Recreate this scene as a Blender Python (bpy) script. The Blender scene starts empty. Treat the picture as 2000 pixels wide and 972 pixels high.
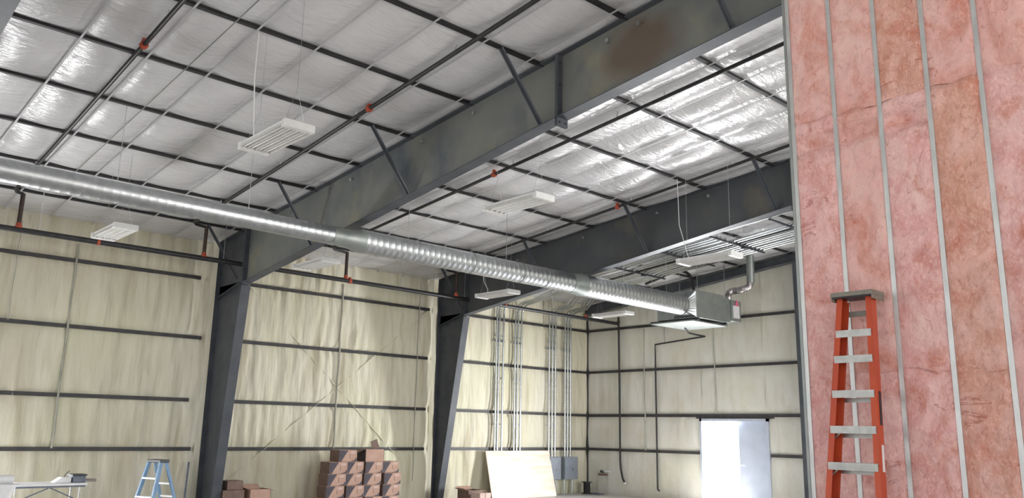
import bpy, bmesh, math, random
from mathutils import Vector, Matrix, noise
random.seed(7)
scene = bpy.context.scene
COL = scene.collection
PI = math.pi

# ------------------------------------------------------------------ camera
def make_camera():
    yaw, pitch, roll = -0.8241, 0.2154, 0.0191
    f = Vector((math.sin(yaw)*math.cos(pitch), math.cos(yaw)*math.cos(pitch), math.sin(pitch)))
    rt = Vector((math.cos(yaw), -math.sin(yaw), 0)); up = rt.cross(f)
    c, s = math.cos(roll), math.sin(roll)
    r2 = c*rt + s*up; u2 = -s*rt + c*up
    cd = bpy.data.cameras.new('camera'); cam = bpy.data.objects.new('camera', cd)
    cd.sensor_width = 36; cd.lens = 1624.0/2000*36; cd.clip_start = .05; cd.clip_end = 400
    M = Matrix((r2, u2, -f)).transposed().to_4x4(); M.translation = Vector((17.5835, -19.5889, 1.772))
    cam.matrix_world = M; COL.objects.link(cam); scene.camera = cam
make_camera()

# ------------------------------------------------------------------ world, lights, exposure
world = bpy.data.worlds.new('world'); scene.world = world; world.use_nodes = True
bg = world.node_tree.nodes['Background']; bg.inputs[0].default_value = (.93, .96, 1, 1); bg.inputs[1].default_value = 1.0
scene.view_settings.view_transform = 'Standard'; scene.view_settings.look = 'None'
scene.view_settings.exposure = 0.62; scene.view_settings.gamma = 1
scene.view_settings.use_curve_mapping = False
def sun(name, direction, strength, color):
    l = bpy.data.lights.new(name, 'SUN'); l.energy = strength; l.angle = math.radians(2); l.color = color
    o = bpy.data.objects.new(name, l); COL.objects.link(o)
    o.rotation_euler = Vector(direction).to_track_quat('-Z', 'Y').to_euler(); o.location = (10, 20, 30)
def area(name, loc, direction, sx, sy, power, color=(1, 1, 1)):
    l = bpy.data.lights.new(name, 'AREA'); l.shape = 'RECTANGLE'; l.size = sx; l.size_y = sy
    l.energy = power; l.color = color
    o = bpy.data.objects.new(name, l); COL.objects.link(o); o.location = loc
    o.rotation_euler = Vector(direction).to_track_quat('-Z', 'Z').to_euler()
sun('sun', (.12, -.6, -.79), 9, (1, .96, .9))
area('daylight_open_door', (4.72, .32, 1.1), (-.25, -1, 0), .95, 2.0, 600, (.97, .98, 1))
area('daylight_side_door', (-.16, -17.2, 1.1), (1, 0, 0), 1.2, 2.1, 330, (.97, .98, 1))
area('added_fill_right', (23.9, -7.0, 2.7), (-1, 0, 0), 10, 5.0, 680, (1, .99, .97))  # added fill lamp; no overhead door stands on the open right side

# ------------------------------------------------------------------ materials
def new_mat(name):
    m = bpy.data.materials.new(name); m.use_nodes = True
    nt = m.node_tree; return m, nt, nt.nodes['Principled BSDF']
def mat(name, c1, c2=None, scale=8, rough=.6, metal=0, bump=0, bscale=None, stretch=(1, 1, 1), detail=4, spec=.5, contrast=(.35, .65), bdist=.02):
    m, nt, b = new_mat(name); N = nt.nodes; L = nt.links
    b.inputs['Roughness'].default_value = rough; b.inputs['Metallic'].default_value = metal
    b.inputs['Specular IOR Level'].default_value = spec
    b.inputs['Base Color'].default_value = (*c1, 1)
    tc = N.new('ShaderNodeTexCoord'); mp = N.new('ShaderNodeMapping'); mp.inputs['Scale'].default_value = stretch
    L.new(tc.outputs['Object'], mp.inputs[0])
    if c2 is not None:
        n = N.new('ShaderNodeTexNoise'); n.inputs['Scale'].default_value = scale; n.inputs['Detail'].default_value = detail
        r = N.new('ShaderNodeValToRGB'); r.color_ramp.elements[0].position = contrast[0]; r.color_ramp.elements[1].position = contrast[1]
        r.color_ramp.elements[0].color = (*c1, 1); r.color_ramp.elements[1].color = (*c2, 1)
        L.new(mp.outputs[0], n.inputs['Vector']); L.new(n.outputs['Fac'], r.inputs[0]); L.new(r.outputs[0], b.inputs['Base Color'])
    if bump:
        n = N.new('ShaderNodeTexNoise'); n.inputs['Scale'].default_value = bscale or scale; n.inputs['Detail'].default_value = detail
        bp = N.new('ShaderNodeBump'); bp.inputs['Strength'].default_value = bump; bp.inputs['Distance'].default_value = bdist
        L.new(mp.outputs[0], n.inputs['Vector']); L.new(n.outputs['Fac'], bp.inputs['Height']); L.new(bp.outputs[0], b.inputs['Normal'])
    return m

def layered(m, layers):
    """multiply further noise stains and painted relief shading over a material: (colour, scale, stretch, lo, hi)"""
    nt = m.node_tree; N = nt.nodes; L = nt.links; b = N['Principled BSDF']
    for col, scale, stretch, lo, hi in layers:
        src = b.inputs['Base Color'].links[0].from_socket
        tc = N.new('ShaderNodeTexCoord'); mp = N.new('ShaderNodeMapping'); mp.inputs['Scale'].default_value = stretch
        n = N.new('ShaderNodeTexNoise'); n.inputs['Scale'].default_value = scale; n.inputs['Detail'].default_value = 5
        mr = N.new('ShaderNodeMapRange'); mr.inputs[1].default_value = lo; mr.inputs[2].default_value = hi
        mx = N.new('ShaderNodeMixRGB'); mx.inputs[2].default_value = (*col, 1)
        L.new(tc.outputs['Object'], mp.inputs[0]); L.new(mp.outputs[0], n.inputs['Vector']); L.new(n.outputs['Fac'], mr.inputs[0])
        L.new(mr.outputs[0], mx.inputs[0]); L.new(src, mx.inputs[1]); L.new(mx.outputs[0], b.inputs['Base Color'])
    return m

M = {}
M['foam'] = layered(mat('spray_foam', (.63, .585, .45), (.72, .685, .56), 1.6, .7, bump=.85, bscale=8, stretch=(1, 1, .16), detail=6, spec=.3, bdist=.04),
                    [((.50, .44, .30), 4, (1, 1, .12), .50, .78), ((.54, .49, .35), 12, (1, 1, .10), .56, .84), ((.66, .66, .46), .45, (1, 1, 1), .45, .9)])  # vertical streak layers put the shading of drips into the foam colour
M['foam_end'] = layered(mat('spray_foam_end_wall', (.62, .60, .52), (.69, .68, .62), 1.6, .7, bump=.6, bscale=7, stretch=(1, 1, .4), detail=6, spec=.3, bdist=.03),
                    [((.53, .49, .38), 4, (1, 1, .25), .52, .85), ((.64, .63, .48), .6, (1, 1, 1), .5, .9)])
M['rod'] = mat('foam_dusted_rod', (.34, .34, .29), (.46, .45, .37), 4, .6)
M['fabric'] = mat('vinyl_roof_fabric', (.64, .635, .65), (.71, .705, .72), 1.2, .15, spec=.6)
def wrinkle(m):
    nt = m.node_tree; N = nt.nodes; L = nt.links; b = N['Principled BSDF']; prev = None
    for sx, sy, dist, stg, bd in ((6, 1.6, 1.5, .6, .035), (22, 3.0, 2.5, .6, .012)):
        tc = N.new('ShaderNodeTexCoord'); mp = N.new('ShaderNodeMapping'); mp.inputs['Scale'].default_value = (sx, sy, 2)
        mp.inputs['Rotation'].default_value = (0, 0, .12)
        n = N.new('ShaderNodeTexNoise'); n.inputs['Scale'].default_value = 1; n.inputs['Detail'].default_value = 4; n.inputs['Distortion'].default_value = dist
        bp = N.new('ShaderNodeBump'); bp.inputs['Strength'].default_value = stg; bp.inputs['Distance'].default_value = bd
        L.new(tc.outputs['Object'], mp.inputs[0]); L.new(mp.outputs[0], n.inputs['Vector']); L.new(n.outputs['Fac'], bp.inputs['Height'])
        if prev: L.new(prev.outputs[0], bp.inputs['Normal'])
        prev = bp
    L.new(prev.outputs[0], b.inputs['Normal'])
wrinkle(M['fabric'])
M['strap'] = mat('white_band', (.50, .50, .51), (.46, .46, .47), 6, .5)
M['purlin'] = mat('dark_primer_steel', (.009, .009, .011), (.018, .016, .018), 6, .6)
M['frame'] = mat('grey_primer_steel', (.055, .062, .075), (.085, .092, .105), 2.5, .5, bump=.05, spec=.4)
M['web'] = layered(mat('dusty_primer_web', (.15, .162, .16), (.20, .205, .19), 1.3, .55, spec=.4),
                   [((.25, .235, .16), 1.1, (1, 1, 1), .55, .72), ((.09, .105, .12), .6, (1.5, 1, 1), .55, .7)])
M['girt'] = mat('dark_girt_steel', (.03, .03, .034), (.055, .05, .046), 5, .55)
M['pipe'] = mat('black_sprinkler_pipe', (.012, .012, .014), (.025, .023, .024), 10, .45)
M['rustpipe'] = mat('brown_oxide_pipe', (.035, .022, .018), (.07, .04, .03), 10, .55)
M['orange'] = mat('orange_coupling_paint', (.50, .085, .035), (.38, .06, .03), 20, .45)
M['galv'] = mat('galvanised_steel', (.60, .62, .63), (.50, .52, .53), 9, .33, metal=1, bump=.04, bscale=30)
M['galv'].node_tree.nodes['Principled BSDF'].inputs['Roughness'].default_value = .38
M['galv_dull'] = mat('dull_galvanised_sheet', (.30, .33, .32), (.37, .39, .37), 5, .45, metal=.6)
M['conduit'] = mat('galvanised_conduit', (.56, .58, .59), (.46, .48, .49), 14, .24, metal=1)
M['white'] = mat('white_enamel', (.80, .80, .79), (.74, .74, .73), 12, .35)
M['tube'] = mat('fluorescent_tube_glass', (.88, .88, .86), None, rough=.2)
M['reflector'] = mat('white_reflector', (.70, .69, .66), (.62, .61, .59), 10, .3)
M['concrete'] = mat('concrete_floor', (.52, .51, .50), (.60, .59, .57), 1.3, .5, bump=.05, bscale=20, detail=8)
M['ground'] = mat('pale_gravel_ground', (.50, .48, .45), (.58, .56, .52), .8, .8, detail=8)
M['siding'] = mat('ribbed_metal_siding', (.62, .62, .60), (.55, .55, .53), 2, .5)
M['doorleaf'] = mat('pale_blue_grey_door_paint', (.42, .46, .54), (.48, .52, .60), 3, .4)
M['stud'] = mat('bright_galvanised_stud', (.66, .67, .66), (.56, .57, .56), 18, .38, metal=.55, stretch=(1, 1, .3))
M['ladder_o'] = mat('orange_fibreglass', (.58, .085, .028), (.50, .07, .028), 10, .4, stretch=(1, 1, .2))
M['alu'] = mat('brushed_aluminium', (.50, .50, .48), (.40, .40, .38), 14, .4, metal=.65)
M['cap'] = mat('grey_ladder_cap', (.27, .25, .21), (.22, .20, .17), 12, .55)
M['ladder_b'] = mat('blue_fibreglass', (.12, .23, .38), (.15, .28, .44), 10, .45)
M['dark'] = mat('dark_plastic', (.02, .022, .03), (.035, .035, .045), 10, .5)
M['panel'] = mat('grey_panel_enamel', (.22, .25, .29), (.26, .29, .33), 5, .45)
M['ply'] = mat('plywood_face', (.88, .64, .49), (.92, .82, .73), 2.2, .6, stretch=(1, .35, 3), detail=6)
M['kraft'] = mat('cardboard', (.47, .29, .22), (.53, .34, .26), 6, .75)
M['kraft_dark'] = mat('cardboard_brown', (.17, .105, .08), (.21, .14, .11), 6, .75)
M['kraft_pale'] = mat('cardboard_pink', (.58, .42, .37), (.64, .48, .42), 6, .75)
M['print'] = mat('dark_box_print', (.05, .042, .055), (.08, .065, .08), 12, .65)
M['whitefoam'] = mat('white_plastic_sheet', (.86, .86, .86), (.80, .80, .80), 6, .5)
M['steelgrey'] = mat('tool_grey', (.11, .13, .17), (.16, .18, .22), 10, .45)
M['insul'] = mat('black_foam_insulation', (.012, .012, .013), (.02, .02, .02), 10, .7)
M['foil'] = mat('silver_flex_foil', (.72, .68, .68), (.55, .50, .52), 16, .25, metal=.9, bump=.6, bscale=25)
M['pinktag'] = mat('pink_tag', (.75, .16, .26), (.68, .14, .24), 9, .6)
M['paper'] = mat('white_sheet', (.80, .79, .82), (.74, .73, .76), 9, .6)
M['web_dark'] = layered(mat('dark_primer_web', (.075, .08, .09), (.10, .105, .11), 1.3, .5, spec=.4), [((.16, .15, .115), .9, (1, 1, 1), .60, .78)])
def rust_web():
    m = M['web'].copy(); m.name = 'dusty_primer_web_with_rust'
    nt = m.node_tree; N = nt.nodes; L = nt.links; b = N['Principled BSDF']
    src = b.inputs['Base Color'].links[0].from_socket
    tc = N.new('ShaderNodeTexCoord'); mp = N.new('ShaderNodeMapping'); mp.vector_type = 'TEXTURE'
    mp.inputs['Location'].default_value = (11.22, -.01, 6.37); mp.inputs['Scale'].default_value = (.62, .5, .40)
    nz = N.new('ShaderNodeTexNoise'); nz.inputs['Scale'].default_value = 3
    ad = N.new('ShaderNodeMixRGB'); ad.blend_type = 'ADD'; ad.inputs[0].default_value = .7
    ln = N.new('ShaderNodeVectorMath'); ln.operation = 'LENGTH'
    mr = N.new('ShaderNodeMapRange'); mr.inputs[1].default_value = 1.25; mr.inputs[2].default_value = .55; mr.inputs[4].default_value = .8
    mx = N.new('ShaderNodeMixRGB'); mx.inputs[2].default_value = (.115, .078, .050, 1)
    L.new(tc.outputs['Object'], mp.inputs[0]); L.new(mp.outputs[0], ad.inputs[1]); L.new(tc.outputs['Object'], nz.inputs['Vector'])
    sub = N.new('ShaderNodeVectorMath'); sub.operation = 'SUBTRACT'; sub.inputs[1].default_value = (.5, .5, .5)
    L.new(nz.outputs['Color'], sub.inputs[0]); L.new(sub.outputs[0], ad.inputs[2])
    L.new(ad.outputs[0], ln.inputs[0]); L.new(ln.outputs['Value'], mr.inputs[0]); L.new(mr.outputs[0], mx.inputs[0])
    L.new(src, mx.inputs[1]); L.new(mx.outputs[0], b.inputs['Base Color'])
    return m
M['web_rust'] = rust_web()
def batt_mat(name, a, b_, c):
    m = mat(name, a, b_, 2.2, .95, bump=.8, bscale=11, detail=8, spec=.1, stretch=(1, 1, .8), bdist=.03)
    m = layered(m, [(c, 2.3, (1, 1, .8), .42, .70), ((.62, .23, .16), 3.4, (1, 1, .7), .46, .72), (tuple(x*.80 for x in b_), 11, (1, 1, .7), .50, .82), (tuple(min(1, x*1.12) for x in c), 30, (1, 1, .6), .48, .80), ((.50, .18, .14), 19, (1, 1, .6), .57, .80)])  # finer layers put fibre relief shading into the colour, over real mottling
    for q in m.node_tree.nodes:
        if q.type == 'TEX_NOISE': q.inputs['Distortion'].default_value = 1.1; q.inputs['Detail'].default_value = 9; q.inputs['Roughness'].default_value = .62
    nt = m.node_tree; N = nt.nodes; L = nt.links; b = N['Principled BSDF']; src = b.inputs['Base Color'].links[0].from_socket
    tc = N.new('ShaderNodeTexCoord')
    n = N.new('ShaderNodeTexNoise'); n.inputs['Scale'].default_value = 2.6; n.inputs['Detail'].default_value = 6; n.inputs['Distortion'].default_value = .8
    k = N.new('ShaderNodeTexNoise'); k.inputs['Scale'].default_value = 2.1
    mp = N.new('ShaderNodeMapping'); mp.inputs['Scale'].default_value = (.6, 1, 2.2); L.new(tc.outputs['Object'], mp.inputs[0])
    L.new(mp.outputs[0], n.inputs['Vector']); L.new(tc.outputs['Object'], k.inputs['Vector'])
    def mth(op, a, v=None, w=None):
        x = N.new('ShaderNodeMath'); x.operation = op; L.new(a, x.inputs[0])
        if v is not None:
            if isinstance(v, (int, float)): x.inputs[1].default_value = v
            else: L.new(v, x.inputs[1])
        return x.outputs[0]
    line = mth('LESS_THAN', mth('ABSOLUTE', mth('SUBTRACT', n.outputs['Fac'], .5)), .010)
    msk = mth('MULTIPLY', line, mth('GREATER_THAN', k.outputs['Fac'], .65))
    mx = N.new('ShaderNodeMixRGB'); mx.inputs[2].default_value = (.40, .12, .09, 1)
    L.new(mth('MULTIPLY', msk, .5), mx.inputs[0]); L.new(src, mx.inputs[1]); L.new(mx.outputs[0], b.inputs['Base Color'])
    return m
M['batt_pink'] = batt_mat('pink_fibreglass', (.87, .53, .50), (.82, .44, .43), (.90, .62, .57))
M['batt_pale'] = batt_mat('pale_pink_fibreglass', (.88, .61, .54), (.84, .50, .46), (.82, .46, .42))
M['batt_tan'] = batt_mat('tan_orange_fibreglass', (.76, .44, .35), (.66, .33, .24), (.84, .54, .48))

# ------------------------------------------------------------------ mesh helper
class MB:
    def __init__(s, o=(0, 0, 0)): s.v = []; s.f = []; s.o = Vector(o); s.uv = None
    def add(s, vs, fs):
        n = len(s.v); s.v += [tuple(Vector(p)-s.o) for p in vs]; s.f += [tuple(i+n for i in f) for f in fs]; return s
    def box(s, x0, x1, y0, y1, z0, z1):
        vs = [(x, y, z) for z in (z0, z1) for y in (y0, y1) for x in (x0, x1)]
        return s.add(vs, [(0, 2, 3, 1), (4, 5, 7, 6), (0, 1, 5, 4), (2, 6, 7, 3), (0, 4, 6, 2), (1, 3, 7, 5)])
    def bar(s, p, q, w, h, up=(0, 0, 1)):
        p, q = Vector(p), Vector(q); d = (q-p).normalized(); a = d.cross(Vector(up))
        if a.length < 1e-4: a = d.cross(Vector((1, 0, 0)))
        a.normalize(); b = a.cross(d).normalized(); a *= w/2; b *= h/2
        vs = [p-a-b, p+a-b, p+a+b, p-a+b, q-a-b, q+a-b, q+a+b, q-a+b]
        return s.add(vs, [(0, 1, 2, 3), (7, 6, 5, 4), (0, 4, 5, 1), (1, 5, 6, 2), (2, 6, 7, 3), (3, 7, 4, 0)])
    def tube(s, pts, r, n=8):
        pts = [Vector(p) for p in pts]; rs = r if isinstance(r, (list, tuple)) else [r]*len(pts)
        vs = []; fs = []; ref = None
        for i, p in enumerate(pts):
            d = (pts[min(i+1, len(pts)-1)]-pts[max(i-1, 0)]).normalized()
            if ref is None:
                ref = Vector((0, 0, 1)) if abs(d.z) < .9 else Vector((0, 1, 0))
            a = d.cross(ref)
            if a.length < 1e-3: a = d.cross(Vector((1, 0, 0)))
            a.normalize(); b = a.cross(d).normalized(); ref = b
            vs += [p+rs[i]*(math.cos(2*PI*k/n)*a+math.sin(2*PI*k/n)*b) for k in range(n)]
        for i in range(len(pts)-1):
            for k in range(n): fs.append((i*n+k, i*n+(k+1) % n, (i+1)*n+(k+1) % n, (i+1)*n+k))
        fs += [tuple(range(n))[::-1], tuple((len(pts)-1)*n+k for k in range(n))]
        return s.add(vs, fs)
    def prism(s, poly, ax, a0, a1):
        """poly: 2-D points; ax: axis of extrusion ('x','y','z')"""
        def P(u, w, t): return {'x': (t, u, w), 'y': (u, t, w), 'z': (u, w, t)}[ax]
        n = len(poly); vs = [P(u, w, a0) for u, w in poly]+[P(u, w, a1) for u, w in poly]
        return s.add(vs, [tuple(range(n)), tuple(range(2*n-1, n-1, -1))]+[(i, i+n, (i+1) % n+n, (i+1) % n) for i in range(n)])
    def build(s, name, m, parent=None, smooth=False, bevel=0):
        me = bpy.data.meshes.new(name); me.from_pydata(s.v, [], s.f)
        bm = bmesh.new(); bm.from_mesh(me); bmesh.ops.recalc_face_normals(bm, faces=bm.faces)
        if smooth:
            for f in bm.faces: f.smooth = True
            for e in bm.edges:
                if len(e.link_faces) == 2 and e.calc_face_angle() > .8: e.smooth = False
        bm.to_mesh(me); bm.free()
        me.materials.append(m)
        o = bpy.data.objects.new(name, me); COL.objects.link(o)
        if parent: o.parent = parent
        else: o.location = s.o
        if bevel:
            md = o.modifiers.new('bevel', 'BEVEL'); md.width = bevel; md.segments = 2; md.limit_method = 'ANGLE'
        return o
def tag(o, label=None, cat=None, group=None, kind=None):
    if label: o['label'] = label
    if cat: o['category'] = cat
    if group: o['group'] = group
    if kind: o['kind'] = kind
    return o
def thing(name, loc, label, cat, group=None, kind=None):
    o = bpy.data.objects.new(name, None); COL.objects.link(o); o.location = loc; o.empty_display_size = .2
    return tag(o, label, cat, group, kind)
def copy_tree(o, parent=None):
    c = o.copy(); COL.objects.link(c); c.parent = parent
    for ch in [x for x in list(bpy.data.objects) if x.parent == o]: copy_tree(ch, c)
    return c
def roofz(x, d=0): return 5.70+.098*x+d
def nz(x, y, z=0): return noise.noise(Vector((x, y, z)))
def arc(p0, p1, corner, n=6):
    p0, p1, c = Vector(p0), Vector(p1), Vector(corner)
    return [(1-t)*(1-t)*p0+2*t*(1-t)*c+t*t*p1 for t in [i/n for i in range(n+1)]]

YF = (-24.1, -18.1, -12.12, -6.06)       # rigid frame lines
GZ = (1.288, 2.286, 3.594, 4.88)         # girt heights
# ------------------------------------------------------------------ the setting
b = MB(); b.box(-.2, 24, -30, .2, -.15, 0); tag(b.build('floor', M['concrete']), 'pale grey concrete slab floor', kind='structure')
b = MB(); b.box(-60, 90, -90, 60, -.35, -.16); tag(b.build('ground', M['ground']), 'pale ground outside the open door', kind='structure')

def foam_sheet(axis, u0, u1, z0, z1f, du, dz, girts, seed, amp):
    """spray foam relief; axis 'x': wall X=0 (u=Y), axis 'y': wall Y=0 (u=X). z1f(u) gives the top"""
    nu = max(2, int((u1-u0)/du)); nzv = max(2, int((z1f((u0+u1)/2)-z0)/dz))
    vs = []; fs = []
    for i in range(nu+1):
        u = u0+(u1-u0)*i/nu; zt = z1f(u)
        for j in range(nzv+1):
            z = z0+(zt-z0)*j/nzv
            lv = [0]+list(girts)+[zt]
            k = 0
            for a, c in zip(lv, lv[1:]):
                if a <= z <= c: k = min((z-a), (c-z)); break
            pil = .05*(1-math.exp(-k/.10))
            d = -.03+pil+amp*(.034*nz(u*2.6, z*.35, seed)+.034*nz(u*6.5+.5*nz(u, z*2, 2), z*.8, seed+5)+.014*nz(u*14, z*2.4, seed+9))
            d += .012*nz(u*.9, z*.9, seed+20)
            vs.append((d, u, z) if axis == 'x' else (u, -d, z))
    for i in range(nu):
        for j in range(nzv):
            a = i*(nzv+1)+j; fs.append((a, a+1, a+nzv+2, a+nzv+1))
    return vs, fs
# left side wall
wl = tag(MB().box(-.24, -.10, -16.55, .2, 0, 5.74).box(-.24, -.10, -24.4, -17.85, 0, 5.74).box(-.24, -.10, -17.85, -16.55, 2.2, 5.74).build('wall_left', M['siding']),
         'long side wall covered in cream spray foam with dark horizontal girts', kind='structure')
for u0, u1, am in ((-20.2, -12.25, 1.25), (-12.0, -6.15, 1.25), (-5.98, 0, 1.0)):
    parts = ((u0, u1, 0),) if u0 > -20 else ((-16.55, u1, 0), (-17.85, -16.55, 2.2), (-24.2, -17.85, 0))
    for a, c, z0 in parts:
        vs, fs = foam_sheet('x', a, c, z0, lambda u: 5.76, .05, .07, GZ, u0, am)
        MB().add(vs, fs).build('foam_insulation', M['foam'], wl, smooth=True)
for u0, u1 in ((-12.25, -12.0), (-6.15, -5.98)):
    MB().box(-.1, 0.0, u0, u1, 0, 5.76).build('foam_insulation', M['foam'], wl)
for u0, u1 in ((-17.9, -12.34), (-11.9, -6.28), (-5.84, -.02)):
    for i, z in enumerate(GZ):
        e = .14 if (u1 < -12 and i in (1, 3)) else 0
        a0 = u0
        if u0 < -17 and z < 2.2: a0 = -16.5
        MB().box(-.05, .035, a0, u1-e, z-.036, z+.036).box(.02, .04, a0, u1-e, z-.04, z-.028).build('girt', M['girt'], wl)
    # small white clips on girts
for y, z0, z1, m_, r in ((-14.98, 1.3, 5.2, 'rod', .022), (-16.0, 3.6, 5.5, 'rod', .007), (-8.95, 1.3, 5.2, 'rod', .022), (-6.62, .5, 5.6, 'rod', .010), (-2.0, 4.9, 5.7, 'rod', .02)):
    pts = [(.035+.01*math.sin(k*2.1), y+.008*math.sin(k*1.3), z0+(z1-z0)*k/12) for k in range(13)]
    MB().tube(pts, r, 6).build('bridging_rod', M[m_], wl)
for p, q in (((.012, -11.6, 5.05), (.012, -6.25, .35)), ((.012, -6.25, 4.9), (.012, -11.75, .42))):
    pts = [Vector(p).lerp(Vector(q), k/20)+Vector((.008*math.sin(k*1.7), 0, .01*math.sin(k*2.3))) for k in range(21)]
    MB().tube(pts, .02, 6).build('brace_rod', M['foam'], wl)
# eave line flashing
MB().box(-.1, .04, -20.2, 0, 5.735, 5.75).build('eave_strip', M['girt'], wl)
# end wall with double door
wb = tag(MB().box(-.2, 4.15, .08, .22, 0, 7.9).box(6.19, 24, .08, .22, 0, 7.9).box(4.15, 6.19, .08, .22, 2.19, 7.9).build('wall_back', M['siding']),
         'end wall of smoother cream spray foam around the double door', kind='structure')
for u0, u1, z0 in ((0, 4.2, 0), (6.14, 14.5, 0), (4.2, 6.14, 2.15)):
    vs, fs = foam_sheet('y', u0, u1, z0, lambda u: roofz(u, .05), .09, .085, GZ, 40+u0, .55)
    MB().add(vs, fs).build('foam_insulation', M['foam_end'], wb, smooth=True)
for i, z in enumerate(GZ):
    segs = ((.02, 4.12), (6.24, 14.5)) if i == 0 else ((.02, 14.5),)
    for a, c in segs:
        hh = .036 if i != 1 else .04
        MB().box(a, c, -.035, .05, z-hh, z+hh).box(a, c, -.04, -.02, z-hh-.004, z-hh+.008).build('girt', M['girt'], wb)
for x, z0, z1, r, m_ in ((2.26, 1.3, 4.8, .022, 'rod'), (4.66, 2.33, 5.4, .022, 'rod'), (3.0, 4.3, 4.85, .014, 'rod')):
    MB().tube([(x+.006*math.sin(k), -.03, z0+(z1-z0)*k/8) for k in range(9)], r, 6).build('bridging_rod', M[m_], wb)
cn = MB(); cn.box(-.02, .055, -.055, .03, 0, 5.6); cn.build('corner_post', M['girt'], wb)
# sloping end girder and end column
eg = thing('end_girder', (0, -.16, 5.4), 'dark sloping steel girder along the top of the end wall', 'girder')
def sl(x0, x1, zb, zt, y0, y1, o):
    return MB(o).prism([(x0, zb(x0)), (x1, zb(x1)), (x1, zt(x1)), (x0, zt(x0))], 'y', y0, y1)
o_ = eg.location
fb = lambda x: 5.34+.109*x
sl(.06, 15, fb, lambda x: roofz(x, -.085), -.17, -.155, o_).build('web', M['frame'], eg)
sl(.06, 15, fb, lambda x: fb(x)+.015, -.27, -.07, o_).build('bottom_flange', M['frame'], eg)
sl(.06, 15, lambda x: roofz(x, -.09), lambda x: roofz(x, -.075), -.27, -.07, o_).build('top_flange', M['frame'], eg)
ec = thing('end_column', (7.33, -.16, 0), 'dark steel column standing against the end wall right of the door', 'column')
o_ = ec.location
MB(o_).box(7.23, 7.43, -.30, -.288, 0, 6.1).build('front_flange', M['frame'], ec)
MB(o_).box(7.325, 7.337, -.288, -.06, 0, 6.1).build('web', M['frame'], ec)
MB(o_).box(7.23, 7.43, -.06, -.048, 0, 6.1).build('rear_flange', M['frame'], ec)
# double door
dr = tag(MB().box(4.13, 4.2, -.06, .22, 0, 2.2).box(6.14, 6.21, -.06, .22, 0, 2.2).box(4.13, 6.21, -.06, .22, 2.13, 2.2).build('door_1', M['doorleaf']),
         'double steel door in the end wall, left leaf open to bright daylight', kind='structure')
MB().box(5.27, 6.14, .06, .105, .01, 2.13).build('door_leaf', M['doorleaf'], dr)
MB().box(3.3, 4.16, .235, .28, .01, 2.12).build('door_leaf', M['doorleaf'], dr)
MB().box(4.0, 6.35, -.03, .06, 2.2, 2.25).build('header_channel', M['girt'], dr)
MB().tube([(5.33, .05, 1.02), (5.33, .0, 1.02), (5.45, .0, 1.02)], .012, 6).build('door_handle', M['alu'], dr)

# ------------------------------------------------------------------ ceiling : fabric, purlins, straps
PX = [1.2+1.478*k for k in range(-0, 16)]
SY = []
for yb in (-24.06, -18.06, -12.06, -6.0):
    for k in range(7): SY.append(yb+.96+.785*k-.02 if k < 7 else 0)
SY = sorted(y for y in SY if y < -.2)
edgesY = sorted(SY+[-24.1, -18.1, -12.1, -6.04, -.1])
def near_frac(v, L):
    for a, c in zip(L, L[1:]):
        if a <= v <= c: return (v-a)/(c-a), c-a
    return 0, 1
def build_ceiling():
    bx = [-.15]+PX+[24.2]; by = [-30]+edgesY
    xs = []
    for a, c in zip(bx, bx[1:]):
        n = 12
        xs += [a+(c-a)*k/n for k in range(n)]
    xs.append(bx[-1])
    ys = []
    for a, c in zip(by, by[1:]):
        n = max(3, int((c-a)/.085)); ys += [a+(c-a)*k/n for k in range(n)]
    ys.append(by[-1])
    vs = []; fs = []
    for x in xs:
        fx, wx = near_frac(x, bx); sx = math.sin(PI*fx)**.55 if 0 < fx < 1 else 0
        for y in ys:
            fy, wy = near_frac(y, by); sy = math.sin(PI*fy)**.75 if 0 < fy < 1 else 0
            amp = .085*min(1, wy/.78)*(.35 if x < 1.2 else 1)
            z = roofz(x, .012)-amp*sy*(.15+.85*sx)*(1+.5*nz(x*.7, y*1.3, 3))
            z += .010*sx*nz(x*5, y*1.2, 8)*1.0+.012*sx*nz(x*1.7, y*.8, 1)
            vs.append((x, y, z))
    n = len(ys)
    for i in range(len(xs)-1):
        for j in range(n-1):
            a = i*n+j; fs.append((a, a+1, a+n+1, a+n))
    o = MB().add(vs, fs).build('ceiling', M['fabric'], smooth=True)
    return tag(o, 'white vinyl faced roof insulation sagging between straps and purlins', kind='structure')
ceil = build_ceiling()
MB().prism([(-.3, roofz(-.3, .30)), (24.3, roofz(24.3, .30)), (24.3, roofz(24.3, .34)), (-.3, roofz(-.3, .34))], 'y', -30, .25).build('roof_sheet', M['siding'], ceil)
for x in PX:
    z = roofz(x)
    MB().box(x-.031, x+.031, -30, -.02, z-.045, z-.030).box(x-.032, x-.026, -30, -.02, z-.030, z+.2).box(x+.027, x+.032, -30, -.02, z-.030, z-.006).build('purlin', M['purlin'], ceil)
for y in SY:
    MB().prism([(0, roofz(0, -.052)), (24, roofz(24, -.052)), (24, roofz(24, -.048)), (0, roofz(0, -.048))], 'y', y-.014, y+.014).build('strap', M['strap'], ceil)

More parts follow.
